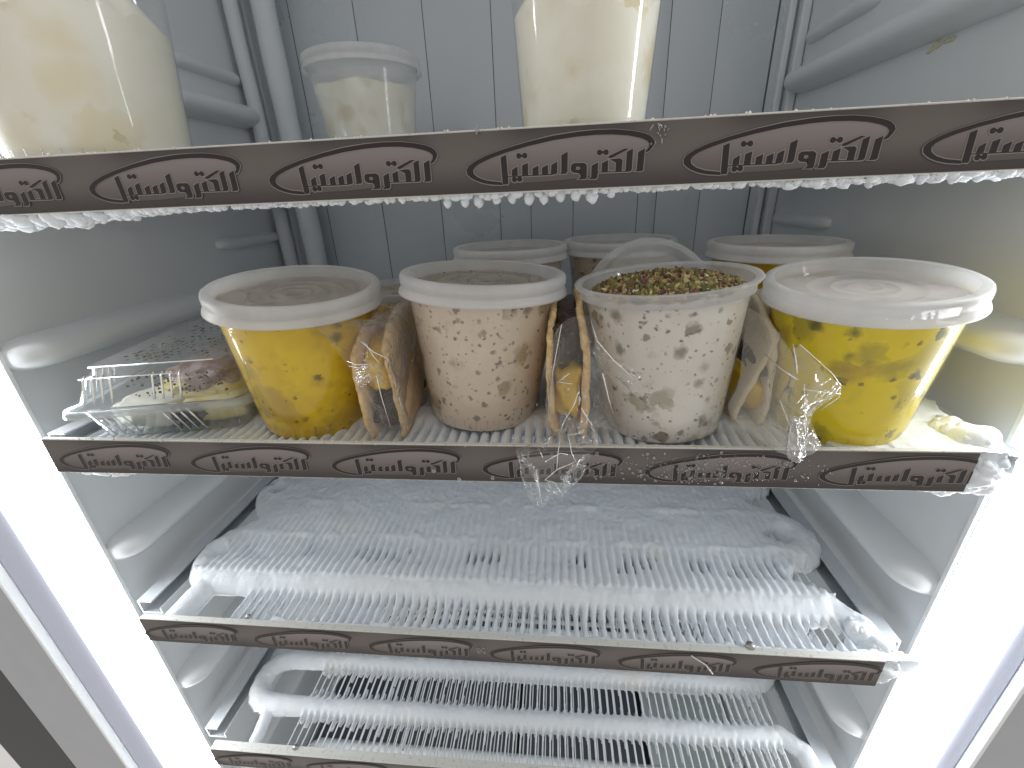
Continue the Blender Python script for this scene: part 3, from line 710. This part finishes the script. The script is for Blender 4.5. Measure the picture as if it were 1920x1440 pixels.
# top shelf
ZT = .1745
t1 = cup('tall cup heaped with vanilla pudding at the left end of the uppermost shelf', -.2360, .0600, ZT, 0, 0, 1.18, .068, MAT_VAN1, False, MAT_VAN1, rb=.0405, rt=.0540, H=.120, dome=.034, ragged=.007, seed=9, group='vanilla cups on the uppermost shelf')
t2 = cup('tall open cup of pale vanilla pudding at the middle of the uppermost shelf', .0785, .0620, ZT, 0, 0, 1.0, .064, MAT_VAN2, False, MAT_VAN2, rb=.0345, rt=.0455, H=.120, dome=.024, ragged=.009, seed=12, rz=2.0, group='vanilla cups on the uppermost shelf')
t3 = cup('half full vanilla cup with a clear lid, behind on the uppermost shelf', -.1225, .2500, ZT, 0, 0, .97, .078, MAT_VAN2, True, MAT_VAN2, rb=.0390, rt=.0545, H=.1022, ragged=.003, seed=11, disc=MAT_LID2, rim=MAT_LID2, wallmat=MAT_FCUP, group='vanilla cups on the uppermost shelf')

# loose lid leaning behind the pistachio cup
ll = thing('loose_lid', 'clear ringed lid standing on edge behind the pistachio cup', 'lid', (.1440, .128, .064), Euler((R(62), R(4), R(8))))
lid_parts(ll, .0545, 0, MAT_LID2, MAT_LID2)

# ------------------------------------------------------------------ wrapped sandwiches
def slab(pts, th, seed, mat, crust, parent, bend=0, name='bread_slice'):
    """thin baked sheet: outline pts in (y,z), thickness th along x"""
    P = []
    n = len(pts)
    for i in range(n):   # densify
        a, c = Vector(pts[i]), Vector(pts[(i + 1) % n])
        for k in range(10): P.append(a.lerp(c, k / 10))
    cy = sum(p.x for p in P) / len(P); cz = sum(p.y for p in P) / len(P); b = B(); N = len(P); V = []; rings = [1, .97, .8, .55, .3, .05]
    for s_, side in ((1, 1), (-1, -1)):
        for r in (rings if s_ == 1 else rings[::-1]):
            for i, p in enumerate(P):
                wob = 1 + .02 * noise.noise((i * .55, seed, 0)) + .012 * noise.noise((i * 1.7, seed, 5))
                y = cy + (p.x - cy) * r * wob; z = cz + (p.y - cz) * r * wob
                t = th * (.5 if r < 1 else .25); wv = .0016 * noise.noise((y * 45, z * 45, seed)) + bend * ((z - cz) ** 2) * 10 + .0012 * noise.noise((i * .45, seed, 9)) * (r > .9)
                V.append((s_ * t + wv, y, z))
    K = 2 * len(rings); F = [(j * N + i, j * N + (i + 1) % N, (j + 1) * N + (i + 1) % N, (j + 1) * N + i) for j in range(K - 1) for i in range(N)]
    F += [((K - 1) * N + i, (K - 1) * N + (i + 1) % N, (i + 1) % N, i) for i in range(N)]
    mi = []
    for j in range(K):
        mi += [1 if j in (0, K - 2, K - 1) else 0] * N
    me = mesh(name, V, F, [mat, crust], True, mi); fix(me); return link(name, me, parent)
def lump(parent, name, c, s, mat, seed=0, fr=2.5, amp=.18):
    bm = bmesh.new(); bmesh.ops.create_icosphere(bm, subdivisions=4, radius=1); 
    for v in bm.verts:
        d = v.co.copy(); q = Vector((math.copysign(abs(d.x) ** .7, d.x), math.copysign(abs(d.y) ** .7, d.y), math.copysign(abs(d.z) ** .7, d.z)))
        k = 1 + amp * noise.noise(d * fr + Vector((seed, 0, 0))) + .06 * noise.noise(d * 9 + Vector((seed, 1, 0))); v.co = Vector((q.x * s[0], q.y * s[1], q.z * s[2])) * k
    me = bpy.data.meshes.new(name); bm.to_mesh(me); bm.free(); me.materials.append(mat); me.polygons.foreach_set('use_smooth', [True] * len(me.polygons))
    return link(name, me, parent, c)
def sandwich(label, loc, rot, wid, H, L, mats, order, wedge=0.0, seed=0, h2=None):
    t = thing('wrapped_sandwich', label, 'sandwich', loc, rot, 'folded sandwiches in clear bags')
    o1 = [(0, 0), (-.001, H * .5), (.002, H * .86), (L * .22, H * 1.04), (L * .5, H * 1.12), (L * .78, H * .98), (L * .96, H * .62), (L, H * .2), (L * .9, 0)]
    h2 = h2 or H
    o2 = [(p[0], p[1] * h2 / H) for p in o1]
    a = slab(o1, .0042, seed + 1, mats[0], MAT_CRUST if mats[0] is MAT_WAFER else MAT_WAFER2, t, .2); a.location = (-wid / 2, 0, 0); a.rotation_euler = (0, wedge, 0)
    a = slab(o2, .0046, seed + 2, mats[0], MAT_CRUST if mats[0] is MAT_WAFER else MAT_WAFER2, t, -.2); a.location = (wid / 2, 0, 0); a.rotation_euler = (0, -wedge, 0)
    (cz, ch), (kz, kh) = {'choc_top': ((.34, .32), (.76, .24)), 'choc_low': ((.62, .26), (.20, .18)), 'choc_mid': ((.26, .24), (.50, .12))}[order]
    lump(t, 'custard_filling', (0, L * .44, H * cz), (wid * .48, L * .40, H * ch), MAT_CUST, seed)
    lump(t, 'chocolate_filling', (0, L * .44, H * kz), (wid * (.30 if order == 'choc_mid' else .48), L * .42, H * kh), MAT_CHOC, seed + 3)
    return t
w1 = sandwich('brown folded sandwich in film between the yellow cup and the beige cup', (-.0560, .017, -.004), (0, R(-4), R(3)), .029, .073, .125, (MAT_WAFER,), 'choc_low', .05, 1)
w2 = sandwich('folded sandwich with dark chocolate on top, between the beige and the pistachio cup', (.0712, .016, .000), (0, R(-2), R(-2)), .026, .078, .12, (MAT_WAFER,), 'choc_top', .02, 5)
w3 = sandwich('pale folded sandwich between the pistachio cup and the largest yellow cup', (.1950, .040, -.002), (0, R(8), R(-3)), .026, .078, .11, (MAT_WAFER2,), 'choc_mid', .22, 9)

# clear film bags
def sheet(b, grid, nu=46, nv=60, amp=.0016, seed=0, ridges=14):
    """crumpled film through a grid of control points"""
    G = np.array(grid, float); gu, gv = G.shape[:2]
    def cr(P, t):
        n = len(P) - 1; i = min(int(t * n), n - 1); f = t * n - i
        p0 = P[max(i - 1, 0)]; p1 = P[i]; p2 = P[i + 1]; p3 = P[min(i + 2, n)]
        return .5 * (2 * p1 + (p2 - p0) * f + (2 * p0 - 5 * p1 + 4 * p2 - p3) * f ** 2 + (3 * p1 - p0 - 3 * p2 + p3) * f ** 3)
    rnd = random.Random(seed); folds = [(rnd.uniform(-1, 1), rnd.uniform(-1, 1), rnd.uniform(0, 1), rnd.uniform(.4, 1), rnd.uniform(2.2, 6)) for _ in range(ridges)]
    cols = [[cr(G[i], v / nv) for v in range(nv + 1)] for i in range(gu)]
    P = np.array([[cr(np.array([cols[i][v] for i in range(gu)]), u / nu) for v in range(nv + 1)] for u in range(nu + 1)])
    du = np.gradient(P, axis=0); dv = np.gradient(P, axis=1); N = np.cross(du, dv); N /= np.linalg.norm(N, axis=2, keepdims=True) + 1e-9
    U, Vv = np.meshgrid(np.linspace(0, 1, nu + 1), np.linspace(0, 1, nv + 1), indexing='ij'); H = np.zeros(U.shape)
    for (a, c, o, k, fq) in folds:
        s = (a * U + c * Vv + o) * fq; H += k * np.abs(s - np.round(s))
    H = (H - H.mean()) / max(1, ridges ** .5) * 2
    P = P + N * (H * amp * 1.4)[..., None]
    V = P.reshape(-1, 3); F = [(u * (nv + 1) + v, (u + 1) * (nv + 1) + v, (u + 1) * (nv + 1) + v + 1, u * (nv + 1) + v + 1) for u in range(nu) for v in range(nv)]
    b.add(V, F)
def glints(b, lines, r=.00030):
    for ln in lines: b.tube(ln, r, 5)
def bag(label, grids, lines, seed, mat=None):
    t = thing('plastic_bag', label, 'plastic bag', grids[0][0][0][0], group='clear film bags around the sandwiches'); o0 = Vector(t.location)
    b = B()
    for i, g in enumerate(grids): sheet(b, g[0], seed=seed + i * 7, **(g[1] if len(g) > 1 and isinstance(g[1], dict) else {}))
    b.V = [tuple(Vector(v) - o0) for v in b.V]; b.make('film', mat or MAT_BAG, t, fixn=False)
    if lines:
        b = B(); glints(b, lines); b.V = [tuple(Vector(v) - o0) for v in b.V]; b.make('crease_glint', MAT_GLINT, t)['kind'] = 'stuff'  # thin bright tubes that put painted highlights along the film folds
    return t
MAT_CREASE = film('film_crease_ridge', (1, 1, 1), .35, .12, 1.6)
def at(u, v, Y):
    """point where the line of sight through photo pixel (u, v) meets depth Y"""
    d = cam.matrix_basis.to_3x3() @ Vector(((u - 960) / 814.351, -(v - 720) / 814.351, -1)); k = (Y - cam.location.y) / d.y
    return tuple(cam.location + d * k)
def row(*a): return [at(*p) for p in a]
bag('crinkled film bag around the brown sandwich, edge lying over the yellow cup', [
    ([row((572, 596, .003), (640, 600, .010), (690, 596, .03), (740, 575, .06), (790, 520, .10)),
      row((618, 640, -.002), (655, 650, .004), (700, 640, .004), (740, 620, .03), (785, 590, .07)),
      row((664, 708, -.002), (685, 712, -.002), (712, 700, .000), (745, 690, .018), (772, 690, .06)),
      row((684, 770, .004), (700, 775, .004), (722, 770, .004), (760, 765, .018), (770, 780, .06)),
      row((692, 828, .010), (705, 832, .008), (728, 832, .006), (762, 812, .014), (772, 800, .05))], dict(amp=.0022)),
    ([row((668, 690, -.004), (690, 680, -.009), (700, 676, -.009), (716, 690, -.003)),
      row((668, 712, -.006), (690, 702, -.012), (704, 700, -.010), (722, 712, -.003)),
      row((672, 728, -.004), (692, 718, -.009), (708, 716, -.008), (724, 728, -.003))], dict(amp=.0016, nu=30, nv=30))],
    [row((650, 676, -.004), (668, 684, -.006), (690, 683, -.009)), row((654, 686, -.004), (672, 690, -.006), (690, 688, -.010)), row((690, 700, -.011), (698, 712, -.009)),
     row((670, 634, .000), (700, 660, -.004), (726, 672, .002), (735, 692, .006)), row((672, 712, -.006), (690, 704, -.011)), row((706, 704, -.005), (714, 740, .000), (732, 800, .004)),
     row((736, 700, .012), (752, 760, .014), (756, 810, .014)), row((682, 638, -.001), (700, 668, -.005), (718, 688, -.001))], 3)
bag('crinkled film bag hanging over the rail from the chocolate topped sandwich', [
    ([row((1036, 640, .012), (1060, 600, .008), (1095, 592, .006), (1118, 602, .006), (1135, 640, .012)),
      row((1026, 700, .008), (1050, 690, .000), (1085, 690, -.004), (1115, 690, -.002), (1140, 700, .010)),
      row((1022, 770, .006), (1048, 770, -.002), (1082, 760, -.008), (1118, 770, -.002), (1150, 780, .008)),
      row((1030, 808, .004), (1050, 812, -.004), (1078, 805, -.012), (1110, 800, -.004), (1160, 810, .006))], dict(amp=.0024)),
    ([row((1048, 806, -.004), (1066, 800, -.010), (1090, 798, -.010), (1122, 815, -.004)),
      row((985, 838, -.004), (1030, 836, -.012), (1075, 836, -.010), (1120, 836, -.004)),
      row((966, 850, -.008), (1015, 860, -.016), (1068, 862, -.014), (1110, 852, -.008)),
      row((985, 915, -.010), (1012, 910, -.018), (1050, 905, -.018), (1092, 892, -.010)),
      row((1000, 948, -.010), (1016, 945, -.016), (1042, 938, -.016), (1075, 905, -.010))], dict(amp=.0026)),
    ([row((1106, 604, .004), (1115, 630, -.004), (1112, 660, -.004)),
      row((1140, 660, -.006), (1135, 680, -.014), (1128, 690, -.008)),
      row((1206, 700, -.006), (1200, 720, -.014), (1196, 752, -.010))], dict(amp=.0014))],
    [row((1053, 608, .006), (1036, 700, .004), (1030, 775, .002)), row((1108, 600, .002), (1120, 640, -.006), (1150, 675, -.010), (1188, 710, -.012)), row((1085, 720, -.006), (1086, 760, -.010), (1088, 745, -.010)),
     row((1090, 765, -.010), (1105, 790, -.009), (1116, 805, -.006)), row((1044, 718, -.001), (1068, 700, -.004)), row((1046, 716, -.001), (1074, 720, -.004)), row((1005, 880, -.016), (1012, 920, -.018), (1013, 948, -.016)),
     row((1022, 900, -.017), (1040, 905, -.018), (1056, 930, -.016)), row((1022, 900, -.017), (1045, 880, -.017), (1078, 866, -.013)), row((1066, 818, -.010), (1072, 850, -.012), (1080, 866, -.012)), row((1052, 812, -.005), (1046, 850, -.014), (1044, 880, -.017)),
     row((1022, 866, -.016), (1050, 850, -.015), (1064, 852, -.014)), row((1085, 735, -.008), (1076, 760, -.008), (1058, 790, -.006), (1046, 822, -.005)), row((1130, 700, -.010), (1142, 750, -.004), (1150, 775, 0)), row((1020, 905, -.017), (1030, 925, -.018), (1027, 900, -.018)),
     row((1108, 800, -.005), (1122, 820, -.004)), row((1009, 838, -.008), (1018, 858, -.016)), row((1065, 816, -.010), (1088, 812, -.009), (1094, 808, -.008))], 17, MAT_BAG2)
bag('loose clear film bag flaring out in front of the largest yellow cup', [
    ([row((1400, 575, .05), (1440, 600, .03), (1470, 640, .012), (1482, 655, .004), (1500, 645, -.002)),
      row((1395, 650, .03), (1435, 670, .015), (1470, 690, .000), (1500, 700, -.010), (1540, 690, -.008)),
      row((1385, 720, .022), (1425, 730, .012), (1462, 740, -.002), (1500, 740, -.014), (1574, 735, -.006)),
      row((1364, 766, .02), (1405, 775, .012), (1460, 775, -.004), (1500, 770, -.012), (1530, 772, -.004)),
      row((1395, 805, .014), (1430, 815, .006), (1475, 815, -.004), (1505, 815, -.006), (1530, 810, .002)),
      row((1440, 842, .006), (1462, 846, -.002), (1480, 856, -.010), (1510, 856, -.008), (1548, 838, -.002))], dict(amp=.0022)),
    ([row((1478, 790, -.006), (1488, 780, -.012), (1508, 790, -.008)),
      row((1472, 840, -.008), (1488, 835, -.016), (1512, 838, -.010)),
      row((1480, 862, -.010), (1494, 868, -.014), (1508, 862, -.010))], dict(amp=.0012, nu=26, nv=26))],
    [row((1487, 645, -.002), (1492, 672, -.006), (1495, 700, -.011)), row((1430, 660, .016), (1462, 690, .002), (1495, 712, -.012)), row((1505, 730, -.012), (1545, 735, -.009), (1576, 738, -.006)),
     row((1508, 720, -.013), (1510, 790, -.010), (1508, 840, -.010)), row((1500, 646, -.002), (1560, 700, -.006), (1576, 722, -.006), (1573, 745, -.006), (1540, 768, -.005)), row((1462, 750, -.002), (1482, 800, -.008), (1478, 845, -.010))], 29, MAT_BAG3)

# ------------------------------------------------------------------ clear hinged box with cake
bxt = thing('clamshell_box', 'clear hinged box with chocolate pastry at the left end of the middle shelf', 'food box', (-.2360, .089, -.003), (0, 0, R(11)))
def rrect(hx, hy, r, n=6):
    o = []
    for cx, cy, a0 in ((hx - r, hy - r, 0), (-hx + r, hy - r, 90), (-hx + r, -hy + r, 180), (hx - r, -hy + r, 270)):
        for k in range(n + 1):
            a = R(a0 + 90 * k / n); o.append((cx + r * math.cos(a), cy + r * math.sin(a)))
    return o
def loft(b, secs):
    n = len(secs[0][0]); V = []; F = []
    for P, z in secs: V += [(x, y, z) for x, y in P]
    for j in range(len(secs) - 1):
        for k in range(n): F.append((j * n + k, j * n + (k + 1) % n, (j + 1) * n + (k + 1) % n, (j + 1) * n + k))
    F.append(tuple(range(n))); b.add(V, F); return V
HX, HY = .0590, .0780
b = B(); loft(b, [(rrect(HX - .011, HY - .011, .008), 0), (rrect(HX - .008, HY - .008, .010), .001), (rrect(HX - .001, HY - .001, .012), .0245), (rrect(HX, HY, .012), .0255), (rrect(HX + .0045, HY + .0045, .012), .0258), (rrect(HX + .0047, HY + .0047, .012), .0240)])
b.make('box_base', MAT_CLAM, bxt)
b = B(); loft(b, [(rrect(HX - .014, HY - .014, .010), .0535), (rrect(HX - .012, HY - .012, .011), .0535), (rrect(HX - .0105, HY - .0105, .012), .0475), (rrect(HX - .0075, HY - .0075, .012), .0465), (rrect(HX - .002, HY - .002, .012), .0300), (rrect(HX + .0040, HY + .0040, .012), .0282), (rrect(HX + .0048, HY + .0048, .012), .0268), (rrect(HX + .0052, HY + .0052, .012), .0240)])
lidb = b.make('box_lid', MAT_CLAM, bxt)
b = B(); loft(b, [(rrect(HX - .002, HY - .002, .012), .0252), (rrect(HX - .001, HY - .001, .012), .0268), (rrect(HX + .0050, HY + .0050, .012), .0264), (rrect(HX + .0058, HY + .0058, .012), .0222), (rrect(HX + .0053, HY + .0053, .012), .0224)]); b.F = [f for f in b.F if len(f) == 4]; b.make('box_flange', MAT_FLANGE, bxt)
b = B()
for i in range(1):
    for grp, xs_ in ((0, (-.046, -.040, -.034, -.028)), (1, (.000, .006, .012, .018))):
        for x in xs_:
            for (ya, za, yb, zb) in ((-HY + .0072, .0455, -HY + .0012, .0305),): b.tube([(x + .000, ya + .003, za + .0028), (x, ya - .0002, za), (x, yb, zb)], .0008, 6)
            b.tube([(x + .001, -HY + .0006, .0225), (x + .006, -HY + .0070, .002)], .0007, 6)
b.tube([(-HX + .016, -HY + .0122, .0538), (HX - .018, -HY + .0122, .0538)], .0006, 6)
b.tube([(-HX + .010, -HY + .0078, .0468), (HX - .045, -HY + .0078, .0468)], .0005, 6)
for sd in (-1, 1):
    for k in range(9):
        y = -HY + .022 + k * .006 + (.05 if k > 4 else 0)
        b.tube([(sd * (HX - .0072), y, .0455), (sd * (HX - .0012), y, .0305)], .0005, 6)
stuff(b.make('box_rib', MAT_GLINT, lidb))  # ribs and lid edges with their highlights put into the bright metallic colour
cake = thing('pastry_roll', 'dark nut covered pastry on yellow cream inside the clear box', 'pastry', (-.2360, .089, -.001), (0, 0, R(11)))
lump(cake, 'yellow_cream', (.014, .002, .0165), (.038, .064, .016), MAT_YCR, 3, 2.5, .15)
lump(cake, 'cocoa_cream', (.016, -.020, .030), (.028, .034, .011), MAT_CHCR, 5, 3, .25)
lump(cake, 'nut_crust', (.020, .026, .0325), (.026, .040, .011), MAT_PAST, 8, 3.5, .3)
lump(cake, 'cream_fold', (.006, -.050, .0235), (.008, .008, .008), MAT_YCR, 12, 2, .3); lump(cake, 'cream_fold', (.022, -.049, .0215), (.010, .008, .007), MAT_YCR, 14, 2, .3)
lump(cake, 'chocolate_piece', (.012, -.066, .0120), (.012, .005, .0065), MAT_CHOC, 15, 3, .3)
lump(cake, 'yellow_cream', (.024, -.048, .0110), (.027, .020, .0110), MAT_YCR, 21, 2, .15)
lump(cake, 'white_cream', (-.016, -.046, .0120), (.028, .022, .0125), simple('white_cream', (.75, .72, .62), .5), 11, 2, .3)
b = B(); rn = random.Random(5)
for i in range(90):
    r_ = rn.uniform(.0004, .0011); b.blob((rn.uniform(-.02, .045), -HY + .0085 + rn.uniform(0, .002), rn.uniform(.028, .044)), r_, .4, 400, 1)
for i in range(160):
    b.blob((rn.uniform(-.03, .045), rn.uniform(-.055, .06), .0528), rn.uniform(.0004, .0013), .4, 400, 1, sc=(1.3, 1.3, .3))
stuff(b.make('crumbs', simple('dark_crumbs', (.09, .06, .035), .6), cake))

# ------------------------------------------------------------------ wear on the rails: water drops and crumbs
rail2 = [c for c in S2.children if c.name.startswith('price_rail')][0]
rail3 = [c for c in S3.children if c.name.startswith('price_rail')][0]
rail1 = [c for c in S1.children if c.name.startswith('price_rail')][0]
b = B(); rn = random.Random(9)
for i in range(420):
    x = rn.triangular(.045, .235, .16); z = -rn.triangular(.002, .028, .022 if rn.random() < .6 else .012)
    b.blob((x, -.0007, z), rn.choice((.0003, .0004, .0006, .0010)) * rn.uniform(.7, 1.3), .15, 300, 1, sc=(1, .45, 1.15))
for x, z in ((-.003, -.0265), (-.02, -.020), (.066, -.0235), (.060, -.006), (.088, -.0045), (.02, -.0245)):
    b.blob((x, -.0012, z), .0014, .1, 100, 2, sc=(1, .5, 1.3))
stuff(b.make('water_drops', MAT_DROP, rail2))
b = B()
for i in range(46):
    x = rn.uniform(-.28, .10); b.blob((x, rn.uniform(-.0003, .003), rn.choice((.0004, -.0012))), rn.uniform(.0003, .0008), .5, 500, 1)
stuff(b.make('crumbs', MAT_CRUMB, rail2))
def shred(parent, x, z, s, seed):
    b = B(); rn = random.Random(seed)
    for i in range(9):
        p = Vector((x + rn.uniform(-s, s), -.0012, z + rn.uniform(-s, s))); q = p + Vector((rn.uniform(-s, s), rn.uniform(-.001, .001), rn.uniform(-s, s))) * .8
        b.tube([p, (p + q) / 2 + Vector((0, -.0008, .0003)), q], .0003, 5)
    stuff(b.make('tape_shred', MAT_CREASE, parent))
shred(rail3, .0, -.0125, .0035, 1); shred(rail1, .1085, -.008, .004, 2); shred(rail1, .112, -.005, .002, 3); shred(rail1, .025, .0, .0016, 4); shred(rail2, .2, -.01, .003, 6)
b = B(); b.tube([(.168, -.0012, -.004), (.180, -.0016, -.013), (.187, -.0012, -.024)], .0006, 6); b.make('scratch_flap', MAT_EDGE, rail3)
b = B()
for i in range(60):
    b.blob((rn.uniform(-.30, .30), rn.uniform(0, .004), .0002), rn.uniform(.0003, .0009), .5, 500, 1)
stuff(b.make('crumbs', MAT_CRUMB, rail1))

# smear and small mark on the right wall above the uppermost shelf
def on_wall(u, v, x):
    d = cam.matrix_basis.to_3x3() @ Vector(((u - 960) / 814.351, -(v - 720) / 814.351, -1)); k = (x - cam.location.x) / d.x
    return cam.location + d * k
rw = bpy.data.objects['right_wall']
b = B(); rn = random.Random(12)
for u, v in ((1742, 95), (1750, 88), (1757, 82), (1766, 78), (1776, 76), (1786, 72), (1748, 92), (1760, 84)):
    p = on_wall(u + rn.uniform(-2, 2), v + rn.uniform(-2, 2), .3595); b.blob(tuple(p), .0022, .5, 200, 2, sc=(.25, 1.4, .8))
stuff(b.make('dried_smear', simple('cream_smear', (.62, .60, .42), .6), rw))
